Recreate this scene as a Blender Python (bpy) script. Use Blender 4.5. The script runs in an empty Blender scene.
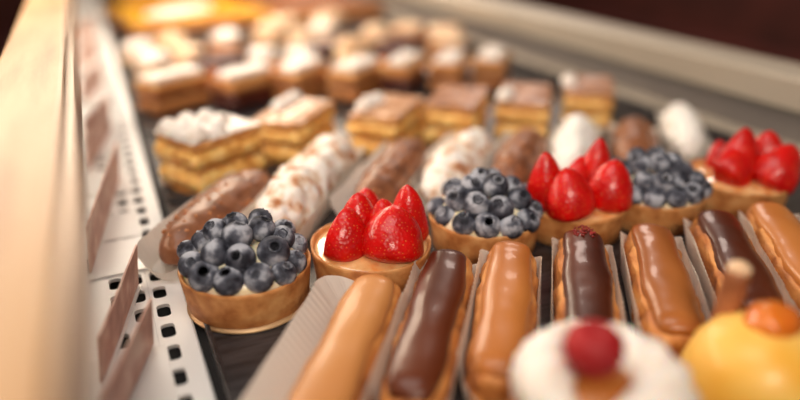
import bpy, bmesh, math, random
from mathutils import Vector, Matrix, noise
R_ = math.radians
random.seed(7)
SC = bpy.context.scene
COL = SC.collection

# ------------------------------------------------------------------ camera
PITCH, YAW, CAMZ = R_(24.41), R_(24.75), 0.24
cd = bpy.data.cameras.new('camera'); cam = bpy.data.objects.new('camera', cd); COL.objects.link(cam)
cam.location = (0, 0, CAMZ)
cam.rotation_euler = (math.pi/2 - PITCH, 0, -YAW)
cd.sensor_width = 36; cd.lens = 650/800*36; cd.clip_start = 0.01; cd.clip_end = 50
cd.dof.use_dof = True; cd.dof.focus_distance = 0.425; cd.dof.aperture_fstop = 1.5
SC.camera = cam

# ------------------------------------------------------------------ world, lights, exposure
w = bpy.data.worlds.new('world'); SC.world = w; w.use_nodes = True
w.node_tree.nodes['Background'].inputs[0].default_value = (0.85, 0.72, 0.62, 1)
w.node_tree.nodes['Background'].inputs[1].default_value = 0.12
def area(name, loc, target, sx, sy, power, col):
    l = bpy.data.lights.new(name, 'AREA'); l.shape = 'RECTANGLE'; l.size = sx; l.size_y = sy
    l.energy = power; l.color = col
    o = bpy.data.objects.new(name, l); COL.objects.link(o); o.location = loc
    d = Vector(target) - Vector(loc); o.rotation_euler = d.to_track_quat('-Z', 'Y').to_euler()
    return o
# the lamp strip inside the case, along the customer side above the glass
area('case_light', (0.0, 1.15, 0.42), (0.10, 1.05, 0.0), 2.0, 0.10, 12.5, (1.0, 0.84, 0.66))
# lamps in the shop ceiling, then an added fill for the room
area('shop_light', (-0.06, 0.30, 1.1), (0.10, 0.45, 0.0), 0.70, 0.50, 5.0, (1.0, 0.93, 0.86))
area('shop_light_front', (-0.35, -0.90, 1.15), (0.12, 0.70, 0.0), 0.60, 0.40, 16.0, (1.0, 0.88, 0.74))
area('shop_light_back', (0.45, 2.3, 1.1), (0.3, 0.8, 0.0), 0.5, 0.3, 8.0, (1.0, 0.78, 0.58))
area('room_fill_light', (3.2, 4.5, 2.5), (3.2, 4.5, 0.0), 1.2, 1.2, 60.0, (1.0, 0.82, 0.72))  # added fill, brightens the dark floor and walls beyond the case
VS = SC.view_settings
VS.view_transform = 'Standard'; VS.look = 'None'; VS.exposure = 0.08; VS.gamma = 1.0
VS.use_curve_mapping = False

# ------------------------------------------------------------------ materials
def srgb(r, g, b):
    f = lambda c: (c/255/12.92) if c/255 <= .04045 else ((c/255+.055)/1.055)**2.4
    return (f(r), f(g), f(b), 1)
def new_mat(name):
    m = bpy.data.materials.new(name); m.use_nodes = True
    return m, m.node_tree, m.node_tree.nodes['Principled BSDF']
def noisy(name, stops, scale=60, detail=4, rough=.6, bump=0, bscale=None, sss=0, coat=0, metal=0, coord='Object', stretch=(1,1,1), distort=0, spec=.5, kind='noise', bdist=.0006):
    """colour ramp over a noise field, plus an independent noise bump"""
    m, t, p = new_mat(name); N, L = t.nodes, t.links
    tc = N.new('ShaderNodeTexCoord'); mp = N.new('ShaderNodeMapping'); oi = N.new('ShaderNodeObjectInfo')
    mul = N.new('ShaderNodeVectorMath'); mul.operation = 'SCALE'; mul.inputs[0].default_value = (3.1, 1.7, 2.3)
    L.new(oi.outputs['Random'], mul.inputs['Scale'])
    L.new(tc.outputs[coord], mp.inputs['Vector']); L.new(mul.outputs[0], mp.inputs['Location'])
    mp.inputs['Scale'].default_value = stretch
    n = N.new('ShaderNodeTexNoise'); n.inputs['Scale'].default_value = scale; n.inputs['Detail'].default_value = detail
    n.inputs['Distortion'].default_value = distort
    L.new(mp.outputs[0], n.inputs['Vector'])
    r = N.new('ShaderNodeValToRGB'); e = r.color_ramp.elements
    e[0].position, e[0].color = stops[0][0], stops[0][1]; e[1].position, e[1].color = stops[-1][0], stops[-1][1]
    for s in stops[1:-1]:
        q = e.new(s[0]); q.color = s[1]
    L.new(n.outputs['Fac'], r.inputs[0]); L.new(r.outputs[0], p.inputs['Base Color'])
    p.inputs['Roughness'].default_value = rough; p.inputs['Metallic'].default_value = metal
    p.inputs['Specular IOR Level'].default_value = spec
    if sss:
        p.inputs['Subsurface Weight'].default_value = sss; p.inputs['Subsurface Radius'].default_value = (1, .5, .3); p.inputs['Subsurface Scale'].default_value = .004
    if coat:
        p.inputs['Coat Weight'].default_value = coat; p.inputs['Coat Roughness'].default_value = .06
    if bump:
        b = N.new('ShaderNodeBump'); b.inputs['Strength'].default_value = bump; b.inputs['Distance'].default_value = bdist
        n2 = N.new('ShaderNodeTexNoise'); n2.inputs['Scale'].default_value = bscale or scale*3; n2.inputs['Detail'].default_value = 5
        L.new(mp.outputs[0], n2.inputs['Vector']); L.new(n2.outputs['Fac'], b.inputs['Height']); L.new(b.outputs[0], p.inputs['Normal'])
    return m
M = {}
M['shell'] = noisy('tart_crust', [(.3, srgb(176,104,52)), (.5, srgb(208,140,80)), (.7, srgb(226,168,108))], 90, 5, .55, .5, 700)
M['custard'] = noisy('custard', [(.35, srgb(236,214,176)), (.6, srgb(246,232,204)), (.75, srgb(250,206,120))], 70, 3, .28, .1, 200, sss=.3)
M['custard_glaze'] = noisy('glazed_custard', [(.35, srgb(226,150,84)), (.65, srgb(244,196,140))], 90, 3, .12, .15, 200, sss=.3, coat=.8)
M['gold'] = noisy('gold_card', [(.4, srgb(186,146,104)), (.6, srgb(206,170,126))], 30, 2, .4, 0, metal=.4)
M['card_board'] = noisy('black_card', [(.4, srgb(36,32,32)), (.6, srgb(50,46,46))], 30, 2, .5)
M['choux'] = noisy('choux_pastry', [(.28, srgb(128,66,26)), (.45, srgb(184,110,50)), (.62, srgb(214,146,78)), (.8, srgb(232,182,120))], 70, 6, .55, .8, 350, stretch=(1.5,.5,1.5))
M['choux_dark'] = noisy('dark_choux', [(.3, srgb(96,46,22)), (.6, srgb(160,92,48))], 70, 6, .55, .7, 350)
M['caramel'] = noisy('caramel_glaze', [(.35, srgb(168,96,40)), (.65, srgb(192,120,58))], 18, 2, .36, .12, 90, coat=.15, stretch=(1.4,.3,1.4), spec=.32)
M['caramel_pale'] = noisy('pale_caramel_glaze', [(.35, srgb(196,130,72)), (.65, srgb(214,150,88))], 18, 2, .4, .12, 90, coat=.12, stretch=(1.4,.3,1.4), spec=.32)
M['milkchoc'] = noisy('milk_chocolate_glaze', [(.35, srgb(146,82,34)), (.65, srgb(176,106,50))], 18, 2, .34, .15, 90, coat=.2, stretch=(1.4,.3,1.4), spec=.32)
M['darkchoc'] = noisy('dark_chocolate_glaze', [(.35, srgb(66,26,10)), (.65, srgb(98,44,18))], 18, 2, .36, .15, 90, coat=.2, stretch=(1.4,.3,1.4), spec=.32)
M['redcrumb'] = noisy('raspberry_crumb', [(.35, srgb(110,16,16)), (.65, srgb(160,30,24))], 300, 2, .5, 1, 900)
M['rocher'] = noisy('nutty_chocolate', [(.35, srgb(112,66,42)), (.55, srgb(142,90,60)), (.75, srgb(164,110,76))], 60, 4, .38, .5, 260)
M['nut'] = noisy('chopped_nut', [(.35, srgb(150,84,44)), (.65, srgb(196,130,80))], 200, 2, .5)
M['powder'] = noisy('powdered_sugar_crust', [(.36, srgb(186,118,72)), (.46, srgb(228,198,170)), (.55, srgb(250,242,234))], 75, 9, .8, 1.0, 320, sss=.1, distort=.1)
M['powder_white'] = noisy('thick_powdered_sugar', [(.25, srgb(220,180,150)), (.36, srgb(250,244,238))], 60, 8, .85, 1.0, 320, sss=.1)
M['cream'] = noisy('whipped_cream', [(.3, srgb(232,218,204)), (.7, srgb(246,238,230))], 40, 2, .5, .15, 150, sss=.5)
M['puff'] = noisy('puff_pastry', [(.3, srgb(176,104,48)), (.5, srgb(216,152,84)), (.7, srgb(238,192,124))], 60, 5, .6, .9, 400, stretch=(1,1,3))
M['puff_top'] = noisy('glazed_pastry_top', [(.3, srgb(150,94,54)), (.5, srgb(196,138,92)), (.7, srgb(228,180,134))], 80, 5, .4, .5, 300, coat=.25)
M['puff_top_dark'] = noisy('cocoa_pastry_top', [(.3, srgb(132,80,48)), (.5, srgb(170,112,74)), (.7, srgb(206,150,108))], 80, 5, .4, .5, 300, coat=.2)
M['pcream'] = noisy('pastry_cream', [(.3, srgb(206,136,62)), (.5, srgb(244,190,104)), (.66, srgb(252,218,146))], 90, 5, .4, .8, 200, sss=.2)
M['icing'] = noisy('white_icing', [(.3, srgb(232,216,202)), (.6, srgb(246,238,232))], 40, 3, .4, .2, 200, sss=.1)
M['choccake'] = noisy('chocolate_cake', [(.3, srgb(52,20,16)), (.6, srgb(92,38,26))], 80, 4, .35, .4, 300)
M['cake'] = noisy('brown_cake_layers', [(.3, srgb(140,78,36)), (.5, srgb(190,120,64)), (.72, srgb(222,164,102))], 45, 5, .55, .6, 300, stretch=(.7,.7,5))
M['beige'] = noisy('beige_cream', [(.3, srgb(222,176,132)), (.65, srgb(244,214,180))], 40, 3, .5, .3, 150, sss=.2)
M['yellow'] = noisy('yellow_mirror_glaze', [(.35, srgb(240,176,60)), (.7, srgb(250,206,110))], 25, 2, .45, .05, 100, sss=.2, coat=.1)
M['apricot'] = noisy('apricot', [(.35, srgb(214,104,22)), (.7, srgb(236,140,44))], 40, 3, .22, .1, 200, sss=.3, coat=.6)
M['orange'] = noisy('orange_jelly', [(.3, srgb(240,150,20)), (.6, srgb(255,196,60))], 14, 2, .25, .1, 100, coat=.4)
M['wafer'] = noisy('wafer_roll', [(.35, srgb(140,80,46)), (.65, srgb(176,110,70))], 60, 3, .5, .3, 300)
M['cherry'] = noisy('cherry', [(.35, srgb(150,2,10)), (.65, srgb(172,6,14))], 40, 2, .6, .05, 200, sss=.15)
M['leaf'] = noisy('green_leaf', [(.3, srgb(70,110,40)), (.7, srgb(120,160,70))], 60, 3, .5)
M['plate'] = noisy('white_metal', [(.3, srgb(246,244,242)), (.7, srgb(252,251,250))], 6, 2, .5, 0)
M['acrylic_white'] = noisy('white_acrylic', [(.3, srgb(244,242,240)), (.7, srgb(250,249,247))], 10, 2, .25, 0)
M['label'] = noisy('price_card', [(.35, srgb(196,148,132)), (.5, srgb(216,172,156)), (.65, srgb(234,204,188))], 60, 3, .6, 0)
M['rail'] = noisy('pale_wood', [(.3, srgb(168,124,84)), (.5, srgb(188,146,104)), (.7, srgb(204,164,122))], 12, 4, .4, .1, 60, stretch=(6,.6,6))
M['railmetal'] = noisy('brushed_trim', [(.3, srgb(128,108,92)), (.7, srgb(158,138,120))], 20, 3, .35, 0, metal=.6, stretch=(6,.3,6))
M['steel'] = noisy('painted_steel', [(.3, srgb(182,170,154)), (.7, srgb(194,182,166))], 4, 2, .45, 0)
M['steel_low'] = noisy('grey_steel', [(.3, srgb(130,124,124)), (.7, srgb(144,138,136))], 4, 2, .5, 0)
M['steel_seam'] = noisy('grey_green_seam', [(.3, srgb(120,118,108)), (.7, srgb(132,130,120))], 4, 2, .5, 0)
M['tray'] = noisy('dark_tray', [(.35, srgb(26,25,28)), (.65, srgb(66,62,64))], 30, 5, .3, .2, 200, stretch=(1,8,1))
M['void'] = noisy('dark_duct', [(.3, srgb(20,18,18)), (.7, srgb(28,24,24))], 10, 2, .8)
M['room'] = noisy('dark_brown_wall', [(.3, srgb(84,48,40)), (.6, srgb(110,58,48))], 2, 3, .8)
M['floor'] = noisy('dark_floor', [(.3, srgb(70,46,46)), (.55, srgb(120,62,54)), (.75, srgb(80,60,66))], 1.6, 3, .5)
M['bodymat'] = noisy('counter_body', [(.3, srgb(70,56,50)), (.7, srgb(84,66,58))], 4, 2, .6)

def strawberry_mat():
    m, t, p = new_mat('strawberry_flesh'); N, L = t.nodes, t.links
    tc = N.new('ShaderNodeTexCoord'); v = N.new('ShaderNodeTexVoronoi'); v.inputs['Scale'].default_value = 420
    L.new(tc.outputs['Object'], v.inputs['Vector'])
    r = N.new('ShaderNodeValToRGB'); e = r.color_ramp.elements
    e[0].position, e[0].color = .15, srgb(236,120,60); e[1].position, e[1].color = .26, srgb(222,10,8)
    L.new(v.outputs['Distance'], r.inputs[0])
    n = N.new('ShaderNodeTexNoise'); n.inputs['Scale'].default_value = 60
    L.new(tc.outputs['Object'], n.inputs['Vector'])
    r2 = N.new('ShaderNodeValToRGB'); e = r2.color_ramp.elements
    e[0].position, e[0].color = .3, srgb(205,150,150); e[1].position, e[1].color = .7, (1,1,1,1)
    L.new(n.outputs['Fac'], r2.inputs[0])
    mx = N.new('ShaderNodeMix'); mx.data_type = 'RGBA'; mx.blend_type = 'MULTIPLY'; mx.inputs[0].default_value = 1
    L.new(r.outputs[0], mx.inputs[6]); L.new(r2.outputs[0], mx.inputs[7]); L.new(mx.outputs[2], p.inputs['Base Color'])
    b = N.new('ShaderNodeBump'); b.inputs['Strength'].default_value = .6; b.inputs['Distance'].default_value = .0006
    L.new(v.outputs['Distance'], b.inputs['Height']); L.new(b.outputs[0], p.inputs['Normal'])
    p.inputs['Roughness'].default_value = .32; p.inputs['Specular IOR Level'].default_value = .35; p.inputs['Coat Weight'].default_value = .3; p.inputs['Coat Roughness'].default_value = .08
    p.inputs['Subsurface Weight'].default_value = .25; p.inputs['Subsurface Radius'].default_value = (1, .2, .1); p.inputs['Subsurface Scale'].default_value = .003
    return m
M['strawberry'] = strawberry_mat()
M['berrycut'] = noisy('strawberry_cut_face', [(.35, srgb(226,60,40)), (.6, srgb(240,120,90)), (.8, srgb(250,190,150))], 90, 3, .15, .2, 200, sss=.3, coat=.8)
M['blueberry'] = noisy('blueberry_skin', [(.36, srgb(28,28,38)), (.5, srgb(84,86,98)), (.64, srgb(176,178,188))], 90, 6, .7, .25, 500, spec=.3)
M['crown'] = noisy('blueberry_crown', [(.35, srgb(22,20,30)), (.65, srgb(70,64,80))], 300, 3, .7, .3, 900)

def paper_mat():
    m, t, p = new_mat('greaseproof_paper'); N, L = t.nodes, t.links
    p.inputs['Base Color'].default_value = srgb(250,244,236); p.inputs['Roughness'].default_value = .55
    tr = N.new('ShaderNodeBsdfTranslucent'); tr.inputs[0].default_value = srgb(250,240,228)
    mx = N.new('ShaderNodeMixShader'); mx.inputs[0].default_value = .35
    L.new(p.outputs[0], mx.inputs[1]); L.new(tr.outputs[0], mx.inputs[2]); L.new(mx.outputs[0], N['Material Output'].inputs[0])
    return m
M['paper'] = paper_mat()
def glass_mat():
    m, t, p = new_mat('clear_glass')
    p.inputs['Base Color'].default_value = (1,1,1,1); p.inputs['Roughness'].default_value = .02
    p.inputs['Transmission Weight'].default_value = 1; p.inputs['IOR'].default_value = 1.45
    return m
M['glass'] = glass_mat()

# ------------------------------------------------------------------ helpers
def link_mesh(name, verts, faces, mat, parent=None, loc=(0,0,0), rot=(0,0,0), smooth=True):
    me = bpy.data.meshes.new(name); me.from_pydata([tuple(v) for v in verts], [], faces); me.update()
    bm = bmesh.new(); bm.from_mesh(me); bmesh.ops.recalc_face_normals(bm, faces=bm.faces); bm.to_mesh(me); bm.free()
    if smooth:
        for p in me.polygons: p.use_smooth = True
    me.materials.append(M[mat])
    o = bpy.data.objects.new(name, me); COL.objects.link(o); o.location = loc; o.rotation_euler = rot
    if parent: o.parent = parent
    return o
def thing(name, label, cat, loc=(0,0,0), rz=0, group=None):
    o = bpy.data.objects.new(name, None); COL.objects.link(o); o.empty_display_size = .01
    o.location = loc; o.rotation_euler = (0, 0, rz); tag(o, label, cat, group); return o
def tag(o, label, cat, group=None):
    o['label'] = label; o['category'] = cat
    if group: o['group'] = group
    return o
def struct(o): o['kind'] = 'structure'; return o

def lathe(profile, n=48, mod=None):
    """closed-end revolve; profile (r, z) from bottom to top. mod(a, i, r, z) -> (r, z)"""
    V, F = [], []
    for i, (r, z) in enumerate(profile):
        for k in range(n):
            a = 2*math.pi*k/n; rr, zz = mod(a, i, r, z) if mod else (r, z)
            V.append((rr*math.cos(a), rr*math.sin(a), zz))
    m = len(profile)
    for i in range(m-1):
        for k in range(n):
            F.append((i*n+k, i*n+(k+1) % n, (i+1)*n+(k+1) % n, (i+1)*n+k))
    F.append(tuple(range(n))[::-1]); F.append(tuple((m-1)*n+k for k in range(n)))
    return V, F
def nz(p, s, seed=0): return noise.noise(Vector((p[0]*s+seed*7.3, p[1]*s-seed*3.1, p[2]*s+seed*1.9)))

def loaf(L, W, H, ex=2.4, ez=2.0, amp=0, ns=60, seed=0, nl=48, nc=32, flat=.25, waist=None, z0=0, endp=2.6):
    """elongated rounded body along Y, lying on z0, flat-ish bottom"""
    V, F = [], []
    for i in range(nl+1):
        s = -math.cos(math.pi*i/nl)                 # -1..1, dense near the ends
        g = max(0, 1-abs(s)**endp)**(1/endp)
        wst = waist(s) if waist else 1
        for k in range(nc):
            a = 2*math.pi*k/nc; c, d = math.cos(a), math.sin(a)
            x = W/2*g*wst*math.copysign(abs(c)**(2/ex), c)
            zz = math.copysign(abs(d)**(2/ez), d)
            gz = g**.8*(wst**.6)
            z = z0 + H*flat + (H*(1-flat)*zz*gz if zz > 0 else H*flat*zz*gz)
            y = s*L/2
            if amp:
                nv = Vector((x, 0, z-z0-H*.4)); nv = nv.normalized() if nv.length > 1e-6 else Vector((0,0,1))
                q = amp*(nz((x, y, z), ns, seed)+.5*nz((x, y, z), ns*2.3, seed+3))
                x += nv.x*q; z = max(z0, z+nv.z*q)
            V.append((x, y, z))
    for i in range(nl):
        for k in range(nc):
            F.append((i*nc+k, i*nc+(k+1) % nc, (i+1)*nc+(k+1) % nc, (i+1)*nc+k))
    return V, F
def blob(rx, ry, rz, amp=0, ns=60, seed=0, n=24, m=16):
    V, F = [], []
    for i in range(m+1):
        t = math.pi*i/m
        for k in range(n):
            a = 2*math.pi*k/n
            d = Vector((math.sin(t)*math.cos(a), math.sin(t)*math.sin(a), math.cos(t)))
            q = 1 + amp*nz(d, ns, seed)
            V.append((d.x*rx*q, d.y*ry*q, d.z*rz*q))
    for i in range(m):
        for k in range(n):
            F.append((i*n+k, i*n+(k+1) % n, (i+1)*n+(k+1) % n, (i+1)*n+k))
    return V, F
def box_bm(x0, x1, y0, y1, z0, z1, bev=0.0, seg=2):
    bm = bmesh.new()
    vs = [bm.verts.new((x, y, z)) for z in (z0, z1) for (x, y) in ((x0,y0),(x1,y0),(x1,y1),(x0,y1))]
    for f in ((3,2,1,0),(4,5,6,7),(0,1,5,4),(1,2,6,5),(2,3,7,6),(3,0,4,7)): bm.faces.new([vs[i] for i in f])
    if bev: bmesh.ops.bevel(bm, geom=bm.edges[:], offset=bev, segments=seg, affect='EDGES', profile=.5)
    return bm
def bm_obj(name, bm, mat, parent=None, loc=(0,0,0), rot=(0,0,0), smooth=False):
    me = bpy.data.meshes.new(name); bm.to_mesh(me); bm.free(); me.materials.append(M[mat])
    if smooth:
        for p in me.polygons: p.use_smooth = True
    o = bpy.data.objects.new(name, me); COL.objects.link(o); o.location = loc; o.rotation_euler = rot
    if parent: o.parent = parent
    return o
def box(name, x0, x1, y0, y1, z0, z1, mat, parent=None, bev=0.0, smooth=False):
    return bm_obj(name, box_bm(x0, x1, y0, y1, z0, z1, bev), mat, parent, smooth=smooth)
def slab(W, L, z0, z1, amp=.0008, seed=0, res=.004, ns=120, round_=.12):
    """layer of a slice, W along X, L along Y, with ragged sides and a gently uneven top"""
    nx, ny = max(4, int(W/res)), max(4, int(L/res)); V, F = [], []
    def edge(x, y, z):
        dx = x + amp*1.2*nz((x, y, z), ns, seed); dy = y + amp*1.2*nz((y, x, z), ns, seed+5)
        return dx, dy
    idx = {}
    for lay in (0, 1, 2):
        z = (z0, (z0+z1)/2, z1)[lay]
        for i in range(nx+1):
            for j in range(ny+1):
                rim = i in (0, nx) or j in (0, ny)
                if lay == 1 and not rim: continue
                x, y = (i/nx-.5)*W, (j/ny-.5)*L
                if lay == 1: x *= 1+.6*amp/W*8*.3; y *= 1+.6*amp/L*8*.3
                x, y = edge(x, y, z)
                zz = z + (amp*nz((x, y, 0), ns*.7, seed+9) if lay == 2 else 0) - (amp*.7 if lay == 2 and rim else 0)
                idx[lay, i, j] = len(V); V.append((x, y, zz))
    for lay in (0, 2):
        for i in range(nx):
            for j in range(ny):
                F.append((idx[lay,i,j], idx[lay,i+1,j], idx[lay,i+1,j+1], idx[lay,i,j+1]))
    ring = [(i,0) for i in range(nx)]+[(nx,j) for j in range(ny)]+[(i,ny) for i in range(nx,0,-1)]+[(0,j) for j in range(ny,0,-1)]
    for lay in (0, 1):
        for a in range(len(ring)):
            p, q = ring[a], ring[(a+1) % len(ring)]
            F.append((idx[lay,p[0],p[1]], idx[lay,q[0],q[1]], idx[lay+1,q[0],q[1]], idx[lay+1,p[0],p[1]]))
    return V, F

# ------------------------------------------------------------------ the room and the case
FZ = -0.95
struct(box('floor', -4, 7, -3, 9, FZ-.05, FZ, 'floor'))
struct(box('wall_right', 5.6, 5.7, -3, 9, FZ, 2.6, 'room'))
struct(box('wall_back', -4, 7, 8.6, 8.7, FZ, 2.6, 'room'))

case = thing('display_case', 'glass fronted pastry display case with pale wood rail and white vent strip', 'display case', (0,0,0))
Y0, Y1 = -.25, 2.5
box('case_body', -.10, .80, Y0, Y1, FZ, -.030, 'bodymat', case)
box('deck', .026, .80, Y0, Y1, -.030, -.0045, 'void', case)
box('duct', -.075, .026, Y0, Y1, -.030, -.018, 'void', case)
# perforated vent strip: three rows of rounded slots
def vent_strip():
    px_, py_ = .0133, .0240; cols = [-.0175, -.0042, .0092]
    x_left, x_right = -.075, .0235
    V, F = [], []; seen = {}
    def vid(x, y, z=0.0):
        k = (round(x, 6), round(y, 6), round(z, 6))
        if k not in seen: seen[k] = len(V); V.append((x, y, z))
        return seen[k]
    ny0, ny1 = -12, 98; base = .0122
    def cell(cx, cy):
        hw, hh = px_/2, py_/2; a, b, r = .0042, .0076, .0028
        outer, inner = [], []
        for (sx, sy) in ((1,1),(-1,1),(-1,-1),(1,-1)):
            st = {(1,1):0,(-1,1):1,(-1,-1):2,(1,-1):3}[(sx,sy)]*math.pi/2
            for k in range(4):
                t = st+k*math.pi/6
                inner.append((cx+sx*(a-r)+r*math.cos(t), cy+sy*(b-r)+r*math.sin(t)))
                outer.append((cx+sx*hw, cy+sy*hh))
        n = 16
        for k in range(n):
            o1, o2, i1, i2 = outer[k], outer[(k+1) % n], inner[k], inner[(k+1) % n]
            if o1 == o2: F.append((vid(*o1), vid(*i2), vid(*i1)))
            else: F.append((vid(*o1), vid(*o2), vid(*i2), vid(*i1)))
            F.append((vid(*i1), vid(*i2), vid(*i2, -.0025), vid(*i1, -.0025)))
    for j in range(ny0, ny1):
        cy = .387 - 16*py_ + .0 + j*py_
        for cx in cols: cell(cx, cy)
        ya, yb = cy-py_/2, cy+py_/2
        xl, xr = cols[0]-px_/2, cols[-1]+px_/2
        F.append((vid(x_left, ya), vid(xl, ya), vid(xl, yb), vid(x_left, yb)))
        F.append((vid(xr, ya), vid(x_right, ya), vid(x_right, yb), vid(xr, yb)))
        F.append((vid(x_right, ya), vid(x_right+.0012, ya, -.0012), vid(x_right+.0012, yb, -.0012), vid(x_right, yb)))
        F.append((vid(x_right+.0012, ya, -.0012), vid(x_right+.0012, ya, -.018), vid(x_right+.0012, yb, -.018), vid(x_right+.0012, yb, -.0012)))
    o = link_mesh('vent_strip', V, F, 'plate', case, smooth=False); o['label'] = 'white perforated metal strip'
vent_strip()
# front: glass pane and the wood capped rail above it
box('glass_pane', -.0480, -.0440, Y0, Y1, 0.0, .122, 'glass', case)
rl = box('rail', -.066, -.0232, Y0, Y1, .120, .141, 'rail', case, bev=.003, smooth=False); rl['label'] = 'pale wooden rail'
box('rail_trim', -.0232, -.0172, Y0, Y1, .112, .1385, 'railmetal', case, bev=.002)
# right hand wall of the case: ledge, sloping lower panel, seam, thick upper rim
def prism(name, prof, y0, y1, mat, bev=0):
    n = len(prof); V = [(x, y0, z) for x, z in prof]+[(x, y1, z) for x, z in prof]
    F = [tuple(range(n)), tuple(range(2*n-1, n-1, -1))]+[(i, (i+1) % n, n+(i+1) % n, n+i) for i in range(n)]
    return link_mesh(name, V, F, mat, case, smooth=False)
prism('back_ledge', [(.640,-.0045),(.640,.004),(.680,.004),(.680,-.0045)], Y0, Y1, 'steel')
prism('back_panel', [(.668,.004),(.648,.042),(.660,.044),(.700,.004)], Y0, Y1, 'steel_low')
prism('back_seam', [(.6455,.042),(.6435,.046),(.660,.046),(.660,.042)], Y0, Y1, 'steel_seam')
prism('back_rim', [(.6435,.046),(.6375,.077),(.641,.080),(.700,.080),(.700,.046)], Y0, Y1, 'steel')
box('end_panel', -.10, .80, Y1-.02, Y1, -.03, .30, 'bodymat', case)

# trays of dark slate-like sheet
def tray(label, x0, x1, y0, y1):
    t = thing('display_tray', label, 'tray', ((x0+x1)/2, (y0+y1)/2, -.0043), 0, 'dark trays under the pastries')
    hw, hh = (x1-x0)/2, (y1-y0)/2
    box('tray_base', -hw, hw, -hh, hh, 0, .004, 'tray', t, bev=.0008)
    for (a, b, c, d) in ((-hw, hw, -hh, -hh+.003), (-hw, hw, hh-.003, hh), (-hw, -hw+.003, -hh+.003, hh-.003), (hw-.003, hw, -hh+.003, hh-.003)):
        box('tray_edge', a, b, c, d, .003, .0075, 'tray', t, bev=.0008)
tray('long dark tray carrying the eclairs, fruit tarts and cream fingers', .030, .636, .04, .560)
tray('dark tray carrying the square custard slices', .030, .636, .5635, .760)
tray('dark tray carrying the iced cake slices', .030, .636, .7635, .950)
tray('farthest dark tray with the cream puffs', .030, .636, .9535, 1.300)
tray('dark tray at the far end under the orange jelly cake', .030, .636, 1.3035, 2.30)

# ------------------------------------------------------------------ price tags standing on the vent strip
def price_tag(far, near, h, yp0, yp1, label, lean=.004):
    """far, near: (x, y) of the card's foot; the white foot plate spans yp0..yp1"""
    cx, cy = -.014, (yp0+yp1)/2
    t = thing('price_tag', label, 'price tag', (cx, cy, 0), 0, 'price tags along the vent strip')
    hy = (yp1-yp0)/2
    f = box('foot_plate', -.021, .0205, -hy, hy, .0003, .0018, 'acrylic_white', t, bev=.0005); f['label'] = 'white foot plate'
    F_, N_ = Vector((far[0]-cx, far[1]-cy, .0018)), Vector((near[0]-cx, near[1]-cy, .0018))
    side = Vector((F_.y-N_.y, N_.x-F_.x, 0)).normalized()
    top = Vector((0, 0, h))+side*lean
    th = side*.0006
    V = []
    for off in (-th, th):
        V += [N_+off, F_+off, F_+top+off, N_+top+off]
    c = link_mesh('card', V, [(0,1,2,3),(7,6,5,4),(0,1,5,4),(1,2,6,5),(2,3,7,6),(3,0,4,7)], 'label', t, smooth=False); c['label'] = 'brown card'
    # clear holder strip at the foot of the card
    V = []
    for off in (-th*3, -th*1.4):
        V += [N_+off, F_+off, F_+top*.3+off, N_+top*.3+off]
    link_mesh('clip', V, [(0,1,2,3),(7,6,5,4),(0,1,5,4),(1,2,6,5),(2,3,7,6),(3,0,4,7)], 'glass', t, smooth=False)
price_tag((-.0010,.350), (-.030,.272), .032, .272, .347, 'nearest brown price tag card standing on the white vent strip')
def card_only(far, near, h, label, lean=.004):
    cx, cy = (far[0]+near[0])/2, (far[1]+near[1])/2
    t = thing('price_tag', label, 'price tag', (cx, cy, 0), 0, 'price tags along the vent strip')
    F_, N_ = Vector((far[0]-cx, far[1]-cy, .0005)), Vector((near[0]-cx, near[1]-cy, .0005))
    side = Vector((F_.y-N_.y, N_.x-F_.x, 0)).normalized(); top = Vector((0, 0, h))+side*lean; th = side*.0006
    V = []
    for off in (-th, th): V += [N_+off, F_+off, F_+top+off, N_+top+off]
    c = link_mesh('card', V, [(0,1,2,3),(7,6,5,4),(0,1,5,4),(1,2,6,5),(2,3,7,6),(3,0,4,7)], 'label', t, smooth=False)
    V = []
    for a in (-.003, .003):
        for q in (N_*.95, F_*.95): V.append(Vector((q.x+a, q.y, 0)))
    V = [Vector((v.x, v.y, z)) for z in (.0002, .0012) for v in (V[0], V[2], V[3], V[1])]
    link_mesh('foot', V, [(3,2,1,0),(4,5,6,7),(0,1,5,4),(1,2,6,5),(2,3,7,6),(3,0,4,7)], 'acrylic_white', t, smooth=False)
card_only((-.0034,.4268), (-.030,.325), .031, 'brown price tag card between the nearest one and the third, over the open slots')
price_tag((-.0030,.637), (-.033,.455), .036, .4455, .500, 'long brown price tag card leaning beside the chocolate nut finger')
price_tag((-.0035,.800), (-.030,.665), .034, .600, .665, 'brown price tag card level with the first custard slice')
for k, y in enumerate((.503, .715, .92, 1.13, 1.36)):
    if k == 0:
        t = tag(box('label_plate', -.035, .0065, .503, .552, .0003, .0018, 'acrylic_white', None, bev=.0005), 'empty white label plate lying on the vent strip', 'label plate')
        continue
    price_tag((-.004,y+.12), (-.030,y+.02), .032, y, y+.085,
      ['', 'small blurred price tag level with the back of the custard slices', 'blurred price tag level with the iced cake slices', 'blurred price tag level with the cream puffs', 'farthest price tag on the vent strip'][k])

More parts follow.
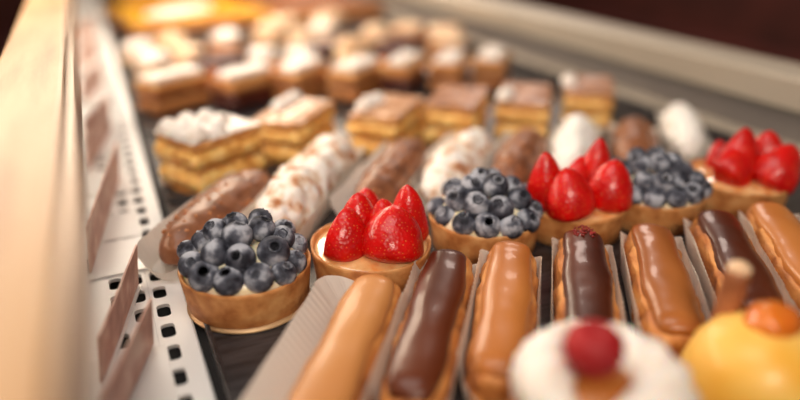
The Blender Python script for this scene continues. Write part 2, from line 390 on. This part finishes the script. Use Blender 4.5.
# ------------------------------------------------------------------ fruit tarts
def tart_shell(Rr, H, seed, parent):
    prof = [(.001, 0), (Rr*.90, 0), (Rr*.935, .0012), (Rr*.955, H*.45), (Rr*.995, H*.88), (Rr, H*.97), (Rr*.988, H), (Rr*.965, H*.985), (Rr*.945, H*.93), (Rr*.92, H*.6), (.001, H*.55)]
    def mod(a, i, r, z):
        q = .0009*nz((math.cos(a)*r, math.sin(a)*r, z), 60, seed)+.0004*nz((math.cos(a)*r, math.sin(a)*r, z), 220, seed)
        return (r+(q if r > .01 else 0), z + (.0006*nz((math.cos(a), math.sin(a), 0), 2.5, seed) if i in (4,5,6,7,8) else 0))
    V, F = lathe(prof, 72, mod); return link_mesh('crust', V, F, 'shell', parent)
def tart_fill(Rr, H, h, seed, parent, mat):
    prof = [(Rr*.93*math.cos(t), H*.85+h*math.sin(t)) for t in [k*math.pi/2/12 for k in range(12)]]+[(.0005, H*.85+h)]
    def mod(a, i, r, z): return (r, z+.0012*nz((math.cos(a)*r, math.sin(a)*r, 0), 70, seed))
    V, F = lathe(prof, 48, mod); return link_mesh('custard', V, F, mat, parent)
def berry_mesh():
    R = .0094; V, F = [], []; n = 28
    prof = []
    for i in range(17):
        t = math.pi*i/16*.86+math.pi*.0            # from bottom to near the crown
        prof.append((R*math.sin(t), -R*.90*math.cos(t)))
    rt, zt = prof[-1]
    body = prof+[(rt*.80, zt-.0002)]
    V, F = lathe([(max(r, .0002), z) for r, z in body], n)
    crown = []
    cp = [(rt*.88, zt-.0002), (rt*.86, zt+.0008), (rt*.70, zt+.0006), (rt*.62, zt-.0007), (.0002, zt-.0010)]
    def mod(a, i, r, z):
        s = .5+.5*math.cos(5*a)
        return (r*(1+.12*s*(i in (1,2))), z-(.0008*(1-s) if i in (1,2) else 0))
    CV, CF = lathe(cp, 30, mod)
    return (V, F), (CV, CF)
(BV, BF), (CV, CF) = berry_mesh()
_b = link_mesh('blueberry', BV, BF, 'blueberry'); _c = link_mesh('calyx', CV, CF, 'blueberry', _b)
BM_, CM_ = _b.data, _c.data
bpy.data.objects.remove(_c); bpy.data.objects.remove(_b)
def blueberry(parent, p, s, rot):
    o = bpy.data.objects.new('blueberry', BM_); COL.objects.link(o); o.parent = parent; o.location = p; o.rotation_euler = rot; o.scale = (s, s, s)
    c = bpy.data.objects.new('calyx', CM_); COL.objects.link(c); c.parent = o
GOLD = []
def blueberry_tart(x, y, label, pts, rz=0, Rr=.0425, H=.026, seed=1):
    rnd = random.Random(seed)
    t = thing('blueberry_tart', label, 'tart', (x, y, .0018 if not GOLD else .0), 0, 'fruit tarts in a row')
    tart_shell(Rr, H, seed, t); tart_fill(Rr, H, .0195, seed, t, 'custard')
    P = [(Vector((p[0]*.95, p[1]*.95, p[2]-.0015-.10*max(0, p[2]-.030))), p[3]*.99) for p in pts]
    # berries behind the visible ones
    for rr, z in ((.0345, .0345), (.022, .046)):
        for k in range(40):
            a = k*math.pi/20
            q = Vector((rr*math.cos(a), rr*math.sin(a), z))
            if q.y > -.004 and q.x+q.y*2 > .0 and all((q-w_).length > .0165 for w_, _ in P): P.append((q, .9))
    for q, s in P:
        d = Vector((q.x*.7, q.y*.5, .03)).normalized()
        toC = (Vector((0, 0, CAMZ))-Vector((x, y, 0))).normalized()
        d = (d + toC*rnd.uniform(-.1, 1.1)+Vector((rnd.uniform(-.5,.5), rnd.uniform(-.5,.5), rnd.uniform(-.4,.3)))).normalized()
        e = d.to_track_quat('Z', 'Y').to_euler()
        blueberry(t, q, s*rnd.uniform(.95, 1.03), e)
    return t
B1 = [(-.0047,-.0084,.0534,1.08),(.0128,-.0025,.052,1.03),(-.0171,.0023,.0552,.85),(-.0024,.0105,.053,.95),(-.0202,-.0123,.0456,1.1),(-.0071,-.0244,.0442,1.05),(.0150,-.0219,.043,1.15),(-.0238,.0133,.0426,.95),(-.0349,-.0025,.0344,.95),(-.0299,-.0196,.0336,1.08),(-.017,-.0313,.0334,1.05),(.0012,-.0356,.0336,1.03),(.0178,-.033,.0314,.92),(.0285,-.0231,.0322,.88),(.0249,-.0067,.0438,.9),(.0349,-.0043,.0344,.85),(-.0356,.0127,.0382,.75)]
B3 = [(-.0112,.0017,.0528,1.0),(.0035,-.0077,.0538,1.1),(-.0251,-.0009,.0442,1.12),(-.018,-.0158,.045,1.1),(-.0036,-.0267,.0428,1.12),(.0193,-.0184,.043,1.1),(-.0357,-.0010,.0308,.95),(-.0303,-.0202,.0324,.98),(-.0174,-.0315,.0328,1.05),(-.0334,.0184,.0306,.9),(-.0003,-.0376,.0312,1.05),(.0175,-.0338,.0306,1.0),(.0219,-.0028,.0476,.95),(-.0208,.0131,.0476,.95),(-.0006,.0081,.0562,.85),(.0294,-.0222,.0326,.95)]
B5 = [(-.0224,.0123,.0438,.9),(-.0146,.0033,.051,.95),(-.0022,-.0065,.0534,1.0),(.0064,-.0183,.0486,1.05),(-.029,.0145,.0374,.9),(-.0237,-.0129,.0426,.95),(-.0132,-.0228,.0432,1.0),(.0031,-.0268,.0426,.8),(-.0363,-.0015,.0326,.95),(-.0352,-.0144,.0314,.9),(-.0244,-.027,.0326,1.0),(-.0091,-.035,.033,1.0),(.0079,-.0351,.0338,1.05),(.0205,-.0251,.0396,1.0),(.0248,-.0290,.0328,1.0),(.0160,-.0030,.0500,1.0)]
def tartloc(u): return u
cardm = tag(link_mesh('cake_board', *lathe([(.001,0),(.0402,0),(.0406,.0006),(.0402,.0016),(.001,.0016)], 64), 'gold', None, (.0634,.3773,.0001)), 'thin round gold board under the nearest blueberry tart', 'cake board')
blueberry_tart(.0634, .3790, 'blueberry tart nearest the white strip, on a gold board', B1, seed=1)
GOLD.append(1)
blueberry_tart(.2470, .3810, 'blueberry tart between the first two strawberry tarts, behind the caramel eclairs', B3, seed=2)
blueberry_tart(.3990, .3640, 'blurrier blueberry tart farthest right, between two strawberry tarts', B5, seed=3)

def strawberry(parent, p, h, w_, lean=(0,0), rz=0, cut=True, seed=0):
    """half strawberry, tip up; the cut face (if any) looks along local +Y"""
    n, m = 36, 22; V, F = [], []
    for i in range(m+1):
        t = i/m
        r = w_/2*(math.sin(min(1, t/.22)*math.pi/2)**.5 if t < .22 else (math.cos((t-.22)/.78*math.pi/2)**.60))
        if i == 0: r = w_/2*.25
        z = h*t
        for k in range(n):
            a = 2*math.pi*k/n; x, y = r*math.cos(a), r*math.sin(a)
            if y > 0 and cut: y *= .25
            q = 1+.06*nz((x, y, z), 70, seed)
            V.append((x*q, y*q, z))
    for i in range(m):
        for k in range(n): F.append((i*n+k, i*n+(k+1) % n, (i+1)*n+(k+1) % n, (i+1)*n+k))
    F.append(tuple(range(n))); F.append(tuple(m*n+k for k in range(n)))
    V = [(vx*1.08, vy*1.08, vz) for vx, vy, vz in V]
    o = link_mesh('strawberry', V, F, 'strawberry', parent, p, (lean[0], lean[1], rz))
    if cut:
        o.data.materials.append(M['berrycut'])
    return o
def glaze_puddle(parent, Rr, z):
    V, F = lathe([(.001, z-.001), (Rr, z-.001), (Rr*.98, z+.0003), (.001, z+.0012)], 48, lambda a, i, r, zz: (r*(1+.03*math.sin(5*a+1)), zz))
    return link_mesh('glaze', V, F, 'custard_glaze', parent)
def strawberry_tart(x, y, label, berries, seed, Rr=.0425, H=.026):
    t = thing('strawberry_tart', label, 'tart', (x, y, 0), 0, 'fruit tarts in a row')
    tart_shell(Rr, H, seed, t); tart_fill(Rr, H, .006, seed, t, 'custard_glaze')
    for i, b in enumerate(berries): strawberry(t, *b, seed=seed*10+i)
# p, height, width, lean(x,y), rz
strawberry_tart(.1500, .3740, 'strawberry tart beside the nearest blueberry tart, behind the first caramel eclair', [
    ((-.0240,-.0060,.0200), .038, .033, (R_(0), R_(10)), R_(24)),
    ((-.0080,.0060,.0200), .042, .030, (R_(0), R_(2)), R_(0)),
    ((.0090,-.0020,.0200), .038, .030, (R_(0), R_(-2)), R_(10)),
    ((.0050,-.0220,.0200), .039, .042, (R_(-14), R_(6)), R_(-20)),
    ((.0275,-.0050,.0200), .046, .027, (R_(0), R_(-2)), R_(-40)),
    ((.0080,.0240,.0200), .034, .026, (R_(-10), R_(0)), R_(-5))], 4)
strawberry_tart(.3240, .3730, 'strawberry tart with tall halves between the second and third blueberry tarts', [
    ((-.0260,.0020,.0200), .050, .030, (R_(0), R_(-4)), R_(-5)),
    ((-.0165,-.0190,.0200), .042, .038, (R_(-8), R_(-8)), R_(0)),
    ((.0000,.0080,.0200), .040, .030, (R_(0), R_(22)), R_(10)),
    ((.0170,-.0190,.0200), .043, .036, (R_(-4), R_(6)), R_(-24)),
    ((.0200,.0070,.0200), .052, .030, (R_(0), R_(8)), R_(0)),
    ((-.0050,.0240,.0190), .032, .026, (R_(-10), R_(0)), R_(-5))], 5)
strawberry_tart(.4860, .3530, 'strawberry tart farthest right beside the blurred blueberry tart', [
    ((-.0270,-.0020,.0240), .044, .038, (R_(0), R_(50)), R_(0)),
    ((-.0100,.0030,.0200), .050, .038, (R_(0), R_(14)), R_(0)),
    ((.0060,-.0200,.0200), .044, .040, (R_(-6), R_(30)), R_(-24)),
    ((.0260,-.0020,.0200), .044, .034, (R_(0), R_(0)), R_(-30)),
    ((.0050,.0240,.0190), .030, .026, (R_(-10), R_(0)), R_(-5))], 6)

# ------------------------------------------------------------------ eclairs
def paper_boat(x, y, rz, L, W, H, label, flare=(.003, .003), seed=0, group='paper cups under the pastries', pleats=64, z=.0004, endh=.35):
    """open fluted paper cup: flat bottom with pleated flaring walls. flare = (left, right)"""
    n = pleats*4; V, F = [], []
    rows = [(0, 0.0), (.06, .06), (.5, .5), (1, 1)]
    hl, r = L/2-W/2, W/2
    per = 4*hl+2*math.pi*r
    def outline(s):
        d = s*per
        if d < 2*hl: return Vector((r, -hl+d, 0)), Vector((1,0,0))
        d -= 2*hl
        if d < math.pi*r: a = d/r; return Vector((r*math.cos(a), hl+r*math.sin(a), 0)), Vector((math.cos(a), math.sin(a), 0))
        d -= math.pi*r
        if d < 2*hl: return Vector((-r, hl-d, 0)), Vector((-1,0,0))
        d -= 2*hl; a = math.pi+d/r
        return Vector((r*math.cos(a), -hl+r*math.sin(a), 0)), Vector((math.cos(a), math.sin(a), 0))
    for ri, (hz, fl) in enumerate(rows):
        for k in range(n):
            p, d = outline(k/n)
            f = (flare[0] if d.x < 0 else flare[1])*abs(d.x)+.004*abs(d.y)
            pl = .00018*fl*(1 if (k//2) % 2 else -1)
            q = p + d*(f*fl+pl)
            zz = H*hz*(1+.10*nz((p.x, p.y, 0), 30, seed)*(hz > .9))*(endh+(1-endh)*abs(d.x)**1.5) + z
            V.append((q.x, q.y, zz))
    m = len(rows)
    for i in range(m-1):
        for k in range(n): F.append((i*n+k, i*n+(k+1) % n, (i+1)*n+(k+1) % n, (i+1)*n+k))
    F.append(tuple(range(n)))
    o = link_mesh('paper_cup', V, F, 'paper', None, (x, y, 0), (0, 0, rz), smooth=False)
    tag(o, label, 'paper cup', group)
    return o
DIR = Vector((.6, .8)); RZ = -math.atan2(.6, .8)
def eclair(fx, fy, L, glaze, label, plabel, flare=(.0035,.002), W=.0365, seed=0, crumb=False, H=.030):
    cx, cy = fx-DIR.x*(L/2-.003), fy-DIR.y*(L/2-.003)
    paper_boat(cx, cy, RZ, L-.004, .0350, .0275, plabel, flare, seed)
    t = thing('eclair', label, 'eclair', (cx, cy, .0012), RZ, 'glazed eclairs lined up at the front')
    V, F = loaf(L, W, H, 3.4, 2.4, amp=.0026, ns=75, seed=seed, nl=60, nc=40, flat=.42, endp=5.0)
    link_mesh('choux', V, F, 'choux', t)
    V, F = loaf(L-.006, .0285, .0095, 2.9, 3.4, amp=.0008, ns=45, seed=seed+4, nl=56, nc=36, flat=.5, z0=H-.0055, endp=5.5)
    V = [(x*(1+.05*math.sin(y*90+seed)), y, z-.35*abs(x)**2/.0275*1.0 - (.006*max(0, (abs(y)/(L/2)-.80)/.2)**2)) for x, y, z in V]
    link_mesh('glaze', V, F, glaze, t)
    if crumb:
        V, F = [], []
        rnd = random.Random(seed)
        for k in range(46):
            bv, bf = blob(.0009, .0009, .0008, .4, 3, k, 6, 4)
            a, r = rnd.uniform(0, 6.28), .0085*math.sqrt(rnd.random())
            ox, oy, oz = r*math.cos(a), L/2-.014+r*math.sin(a), H+.0044
            b0 = len(V); V += [(x+ox, y+oy, z+oz-.12*abs(ox)) for x, y, z in bv]; F += [tuple(i+b0 for i in f) for f in bf]
        link_mesh('crumbs', V, F, 'redcrumb', t)
    return t
eclair(.1339,.3232,.150,'caramel_pale','pale caramel glazed eclair, leftmost at the front','wide white paper cup flaring out left of the leftmost eclair',flare=(.019,.001),seed=11)
eclair(.1905,.3325,.150,'darkchoc','shiny dark chocolate eclair between two caramel ones','white paper cup around the first chocolate eclair',seed=12)
eclair(.2348,.3247,.146,'caramel','caramel glazed eclair in front of the second blueberry tart','white paper cup around the second caramel eclair',seed=13)
eclair(.2890,.3180,.142,'darkchoc','dark chocolate eclair with red crumbs, behind the cherry cake','white paper cup around the crumb topped eclair',seed=14,crumb=True)
eclair(.3391,.3052,.136,'milkchoc','milk chocolate glazed eclair behind the gap between the two near cakes','white paper cup around the milk chocolate eclair',seed=15)
eclair(.4000,.3020,.140,'darkchoc','rightmost full dark chocolate eclair beside the milk chocolate one','white paper cup around the right hand dark eclair',seed=16, flare=(.006,.001))
eclair(.4480,.2960,.140,'caramel','caramel glazed eclair at the right edge','white paper cup around the eclair at the right edge',seed=17)

# ------------------------------------------------------------------ second row: cream fingers in paper cups
def finger(x0, y0, x1, y1, kind, label, plabel, W=.042, H=.034, seed=0, flare=(.006,.004), waist=None):
    L = math.hypot(x1-x0, y1-y0); cx, cy = (x0+x1)/2, (y0+y1)/2; rz = -math.atan2(x1-x0, y1-y0)
    paper_boat(cx, cy, rz, L+.012, W*.92, .022, plabel, flare, seed)
    choc = kind == 'choc'
    t = thing('chocolate_finger' if choc else 'sugared_finger', label, 'pastry', (cx, cy, .0012), rz, 'finger pastries behind the tarts')
    amp = .0045 if not choc else .0022
    V, F = loaf(L, W, H, 2.2, 2.0, amp=amp, ns=78 if not choc else 45, seed=seed, nl=64, nc=44, flat=.35, waist=waist, endp=2.6)
    link_mesh('body', V, F, 'rocher' if choc else kind, t)
    if choc:
        rnd = random.Random(seed); VV, FF = [], []
        for k in range(85):
            s, a = rnd.uniform(-.9, .9), rnd.uniform(.35, math.pi-.35)
            g = max(0, 1-abs(s)**2.6)**(1/2.6)
            px_, pz_ = W/2*g*math.cos(a), H*.35+H*.65*math.sin(a)*g**.8
            bv, bf = blob(rnd.uniform(.0011,.0022), rnd.uniform(.0011,.0024), .0012, .5, 3, k, 7, 5)
            b0 = len(VV); VV += [(x+px_, y+s*L/2, z+pz_) for x, y, z in bv]; FF += [tuple(i+b0 for i in f) for f in bf]
        o = link_mesh('chopped_nuts', VV, FF, 'nut', t); o['kind'] = 'stuff'
    return t
finger(.0190,.4290,.1140,.5430,'choc','chocolate finger with chopped nuts, nearest the white strip','white paper cup of the first chocolate nut finger',W=.046,H=.034,seed=21,flare=(.007,.002))
finger(.0900,.4340,.2080,.5900,'powder','large lumpy finger dusted with powdered sugar, behind the first two tarts','paper cup of the large sugared finger',W=.048,H=.041,seed=22,waist=lambda s: 1-.20*math.exp(-((s-.25)/.16)**2)+.0*s)
finger(.1710,.4390,.2760,.5570,'choc','chocolate nut finger behind the nearest strawberry tart','tall paper cup between the sugared and chocolate fingers',W=.043,H=.036,seed=23,flare=(.012,.002))
finger(.2360,.4440,.3460,.5520,'powder','sugared finger with caramel streaks behind the second blueberry tart','paper cup under the streaked sugared finger',W=.044,H=.037,seed=24,flare=(.012,.003))
finger(.3060,.4400,.3980,.5300,'choc','chocolate nut finger just left of the tall strawberries','paper cup of the chocolate finger left of the tall strawberries',W=.044,H=.036,seed=25,flare=(.009,.002))
finger(.3700,.4400,.4700,.5420,'powder_white','thickly sugared white finger standing behind the tall strawberry tart','paper cup of the white finger behind the tall strawberries',W=.040,H=.038,seed=26,flare=(.006,.006))
finger(.4380,.4250,.5200,.5140,'choc','dark chocolate nut finger behind the blurred blueberry tart','paper cup of the dark finger behind the blurred blueberry tart',W=.044,H=.035,seed=27)
finger(.5200,.4350,.6010,.5330,'powder_white','white sugared finger farthest right, against the steel wall','paper cup of the farthest right white finger',W=.036,H=.036,seed=28)

# ------------------------------------------------------------------ third row: custard slices
def dollop(parent, x, y, z, r, seed=0, mat='cream', h=1.0, tip=True):
    prof = []
    for i in range(12):
        t = i/11
        rr = r*(math.cos(t*math.pi/2)**.55)*(1 if t > .12 else .92)
        prof.append((max(rr, .0003), h*r*1.25*t*(1 if not tip else 1+.15*t)))
    def mod(a, i, rr, zz):
        tw = i*.25
        return (rr*(1+.05*math.cos(7*(a+tw))), zz)
    V, F = lathe(prof, 36, mod)
    return link_mesh('cream_dollop', V, F, mat, parent, (x, y, z))
def custard_slice(x, y, ang, W, L, H, label, top='puff_top', dollops=(), seed=0, name='custard_slice', group='custard slices on the second tray', mats=('puff','pcream')):
    t = thing(name, label, 'cake slice', (x, y, .0002), ang, group)
    hs = [0, .07, .44, .51, .82, .95, 1.0]
    names = ['pastry_layer', 'custard_layer', 'pastry_layer', 'custard_layer', 'pastry_layer', 'top_glaze']
    for i in range(6):
        cream = names[i] == 'custard_layer'
        mt = mats[1] if cream else (top if i == 5 else mats[0])
        g = 1.03 if cream else (1.0 if i < 4 else 1.015)
        V, F = slab(W*g, L*g, H*hs[i], H*hs[i+1]+.0003, amp=.0034 if cream else .0024, seed=seed*9+i)
        link_mesh(names[i], V, F, mt, t)
    for k, (dx, dy, r) in enumerate(dollops): dollop(t, dx, dy, H-.001, r, k, 'icing', .75)
    return t
A = R_
custard_slice(.0795,.5957,R_(-62),.055,.072,.054,'custard slice heaped with white cream, nearest the white strip',
    dollops=[(-.020,-.027,.0110),(.000,-.028,.0120),(.018,-.026,.0110),(-.019,-.008,.0120),(0,-.008,.0125),(.018,-.006,.0110),(-.016,.011,.0110),(.003,.012,.0105)], seed=1, top='icing')
custard_slice(.1746,.6428,R_(-42),.048,.088,.046,'custard slice with three cream dollops along its far edge', dollops=[(-.016,.000,.0100),(-.016,.019,.0100),(-.016,.036,.0095)], seed=2)
custard_slice(.2700,.6170,R_(-45),.049,.088,.046,'custard slice with a brown glazed top and one clump of cream at its left', dollops=[(-.018,-.022,.0100),(-.019,-.006,.0105),(-.016,.010,.0095)], seed=3)
custard_slice(.3560,.6180,R_(-41),.051,.088,.046,'plain custard slice with two clear yellow layers, middle of the row', seed=4, top='puff_top_dark')
custard_slice(.4360,.6020,R_(-39),.052,.092,.045,'custard slice with cream at its left corner, second from the right', dollops=[(-.021,-.036,.0090),(-.021,-.022,.0095),(-.020,-.007,.0080)], seed=5, top='puff_top_dark')
custard_slice(.5280,.6020,R_(-40),.050,.088,.045,'custard slice farthest right with cream along its left side', dollops=[(-.024,-.014,.0090),(-.024,.004,.0100)], seed=6, top='puff_top_dark')

# ------------------------------------------------------------------ fourth row: iced cake slices
lab4 = ['iced cake slice nearest the white strip, white icing on top', 'second iced cake slice from the strip', 'third iced cake slice from the strip, with a clear white top',
        'iced cake slice in the middle of its row', 'iced cake slice with an orange garnish right of the middle', 'iced cake slice second from the right of its row', 'low iced cake slice at the right end of its row']
pos4 = [(.080,.872),(.168,.852),(.247,.858),(.318,.830),(.392,.835),(.457,.818),(.522,.810)]
for k, (x, y) in enumerate(pos4):
    t = thing('iced_cake_slice', lab4[k], 'cake slice', (x, y, .0002), R_([-62,-60,-50,-52,-46,-40,-40][k]), 'iced cake slices on the third tray')
    W, L, H = (.043, .080, .042)
    for i, (a, b, mt, nm) in enumerate(((0,.40,'choccake' if k % 3 == 1 else 'cake','sponge_layer'),(.40,.50,'choccake','cream_layer'),(.50,.80,'cake','sponge_layer'),(.80,.90,'puff','cream_layer'))):
        V, F = slab(W, L, H*a, H*b+.0003, amp=.0016, seed=k*7+i); link_mesh(nm, V, F, mt, t)
    V, F = slab(W*.70, L*.92, H*.90, H*1.10, amp=.0012, seed=k); link_mesh('icing', V, F, 'icing', t)
    if k in (1, 2, 4):
        V, F = blob(.006, .006, .004, .2, 2, k); link_mesh('orange_garnish', V, F, 'apricot', t, (-.014 if k != 4 else -.016, -.036, H*1.08))
    for j in range(2):
        V, F = blob(.009, .008, .006, .2, 2, k+j); link_mesh('cream_dab', V, F, 'icing', t, (-.026+.003*j, -.018+.022*j, H*.55))

# ------------------------------------------------------------------ fifth row: puffs, cream cakes and chocolate cakes
def puff_cake(x, y, r, label, mat='beige', seed=0, cap='icing', tall=1.0, z=0):
    t = thing('cream_puff', label, 'pastry', (x, y, z), 0, 'cream puffs on the fourth tray')
    V, F = loaf(r*2.3, r*2.1, r*1.0, 2, 2, amp=.002, ns=60, seed=seed, nl=24, nc=24, flat=.4, endp=2); link_mesh('choux_base', V, F, mat, t)
    V, F = blob(r*.95, r*.85, r*.55*tall, .25, 1.6, seed); link_mesh('cream_top', V, F, cap, t, (0, 0, r*.95))
    return t
def choc_cake(x, y, L, W, H, ang, label, top='choccake', group='chocolate cakes on the fourth tray'):
    t = thing('chocolate_cake', label, 'cake', (x, y, .0002), ang, group)
    V, F = slab(W, L, 0, H*.85, .0015, 3); link_mesh('sponge', V, F, 'choccake', t)
    V, F = slab(W*.97, L*.97, H*.85, H, .001, 4); link_mesh('topping', V, F, top, t)
    return t
p5 = [(.060,1.150,.028,'cream puff at the left end of the fourth tray, behind the first iced slice'),(.115,1.190,.028,'tall cream puff behind the left end one'),(.072,1.055,.027,'cream puff just behind the nearest iced cake slice'),
      (.128,1.095,.026,'cream puff right of the two leftmost ones'),(.205,1.165,.030,'round cream puff standing alone behind the gap of chocolate cakes'),(.290,1.215,.028,'long lit cream puff in the back row of its tray'),
      (.335,1.150,.026,'cream puff beside the dark chocolate cakes'),(.232,1.010,.027,'cream puff right behind the second iced slice'),(.288,1.000,.026,'cream puff right behind the third iced slice'),
      (.375,.995,.030,'pointed beige cream puff behind the middle iced slices'),(.455,1.085,.030,'cream puff near the grey topped chocolate cake'),(.400,1.220,.026,'cream puff in the back row right of the middle')]
for k, (x, y, r, lb) in enumerate(p5):
    puff_cake(x, y, r, lb, 'cake' if k % 3 == 1 else 'beige', k, 'beige' if k in (1,3,5,6,9,10) else 'icing', 1.3 if k in (9,10) else 1.0)
choc_cake(.165,1.020,.090,.050,.030,R_(-40),'dark chocolate cake behind the first and second iced slices')
choc_cake(.345,1.075,.080,.050,.026,R_(-60),'dark chocolate cake among the cream puffs in the middle')
choc_cake(.455,1.000,.085,.052,.034,R_(-48),'dark chocolate cake right of the pointed cream puff')
for k, (x, y, lb) in enumerate(((.545,.985,'beige topped cake block near the steel wall, fourth tray'),(.585,1.075,'beige topped cake block behind the other by the steel wall'),(.530,1.120,'beige topped cake block farther back left of the steel wall'))):
    t = thing('beige_cake', lb, 'cake', (x, y, .0002), R_(-40), 'beige cakes by the steel wall')
    V, F = slab(.052, .070, 0, .026, .0015, k); link_mesh('sponge', V, F, 'cake', t)
    V, F = slab(.050, .068, .026, .036, .001, k+3); link_mesh('topping', V, F, 'beige', t)
# orange jelly cake and others at the far end
t = thing('jelly_cake', 'large orange jelly topped cake at the far end, left', 'cake', (.190,1.560,.0020), R_(8))
V, F = slab(.290, .300, 0, .022, .0015, 50, res=.015); link_mesh('sponge', V, F, 'cake', t)
V, F = slab(.286, .296, .022, .030, .001, 51, res=.012); link_mesh('jelly', V, F, 'orange', t)
V, F = loaf(.17, .07, .014, 2, 2, amp=.002, seed=3, z0=.029); o = link_mesh('cream_band', V, F, 'icing', t, (-.03, -.07, 0), (0, 0, R_(-62)))
t = thing('glazed_cake', 'red brown glazed cake at the far end, right of the orange one', 'cake', (.475,1.600,.0002), R_(8))
V, F = slab(.240, .360, 0, .026, .0015, 52, res=.012); link_mesh('sponge', V, F, 'cake', t)
V, F = slab(.238, .356, .026, .034, .001, 53, res=.012); link_mesh('glaze', V, F, 'rocher', t)
for k, (x, y, lb) in enumerate(((.350,1.345,'pale bun in front of the far glazed cakes'),(.455,1.355,'second pale bun in front of the far glazed cake'))):
    V, F = loaf(.085, .05, .034, 2, 2, amp=.002, seed=k, flat=.4); o = tag(link_mesh('bun', V, F, 'beige', None, (x, y, .0002), (0, 0, R_(-60))), lb, 'bun', 'buns at the far end')
for k, (x, y) in enumerate(((.19,1.90),(.46,1.95))):
    t = thing('glazed_cake', ['orange glazed cake on the last tray, left', 'brown glazed cake on the last tray, right'][k], 'cake', (x, y, .0002), R_(4))
    V, F = slab(.24, .26, 0, .03, .0015, 60+k, res=.012); link_mesh('sponge', V, F, 'cake', t)
    V, F = slab(.236, .256, .03, .038, .001, 70+k, res=.012); link_mesh('glaze', V, F, 'orange' if k == 0 else 'rocher', t)

# ------------------------------------------------------------------ near cakes, out of focus
def near_cherry_cake(x, y):
    t = thing('cherry_cream_tart', 'blurred tart ringed with whipped cream, a red cherry on top', 'tart', (x, y, 0))
    tart_shell(.0400, .030, 31, t)
    V, F = lathe([(.001,.020),(.0375,.020),(.0375,.030),(.0330,.042),(.020,.049),(.008,.057),(.001,.058)], 40); link_mesh('custard', V, F, 'caramel', t)
    # piped ring of cream
    V, F = [], []; n, m = 96, 20; Rm, rm = .0250, .0135
    for i in range(n):
        a = 2*math.pi*i/n; gap = 1-.75*math.exp(-((((a-3.75+math.pi) % (2*math.pi))-math.pi)/.55)**2)
        for k in range(m):
            b = 2*math.pi*k/m; q = rm*(1+.10*math.cos(6*b+10*a))*gap
            V.append(((Rm+q*math.cos(b))*math.cos(a), (Rm+q*math.cos(b))*math.sin(a), .0500+q*math.sin(b)))
    for i in range(n):
        for k in range(m): F.append((i*m+k, ((i+1) % n)*m+k, ((i+1) % n)*m+(k+1) % m, i*m+(k+1) % m))
    link_mesh('cream_ring', V, F, 'cream', t)
    V, F = lathe([(.0005,-.0095),(.005,-.0088),(.0088,-.0045),(.0104,.0010),(.0098,.0060),(.0068,.0092),(.0025,.0086),(.0005,.0076)], 32)
    ch = link_mesh('cherry', V, F, 'cherry', t, (-.005, .003, .0680)); ch.scale = (1.22, 1.22, 1.15)
near_cherry_cake(.1730, .1660)
def near_yellow_cake(x, y):
    t = thing('yellow_dome_cake', 'blurred yellow glazed dome cake with an apricot piece and a wafer roll', 'cake', (x, y, 0))
    V, F = lathe([(.001,0),(.036,0),(.037,.003),(.036,.012),(.001,.013)], 48); link_mesh('biscuit_base', V, F, 'shell', t)
    prof = [(.0335,.012),(.0350,.018),(.0345,.030),(.0310,.043),(.0240,.053),(.0140,.059),(.001,.0605)]
    V, F = lathe(prof, 48); link_mesh('dome', V, F, 'yellow', t)
    V, F = blob(.014, .012, .009, .15, 2, 5); link_mesh('apricot_piece', V, F, 'apricot', t, (.004, .002, .0600))
    V, F = lathe([(.003,0),(.0058,0),(.0062,.004),(.0062,.044),(.0055,.047),(.003,.0475)], 28, lambda a, i, r, z: (r*(1+.04*math.sin(3*a+z*200)), z))
    o = link_mesh('wafer_roll', V, F, 'wafer', t, (.003, .026, .030), (R_(2), R_(0), 0))
    V, F = lathe([(.0005,.0460),(.0056,.0460),(.0056,.0485),(.0035,.0505),(.0005,.0510)], 24); link_mesh('cream_tip', V, F, 'beige', o)
near_yellow_cake(.2640, .1570)
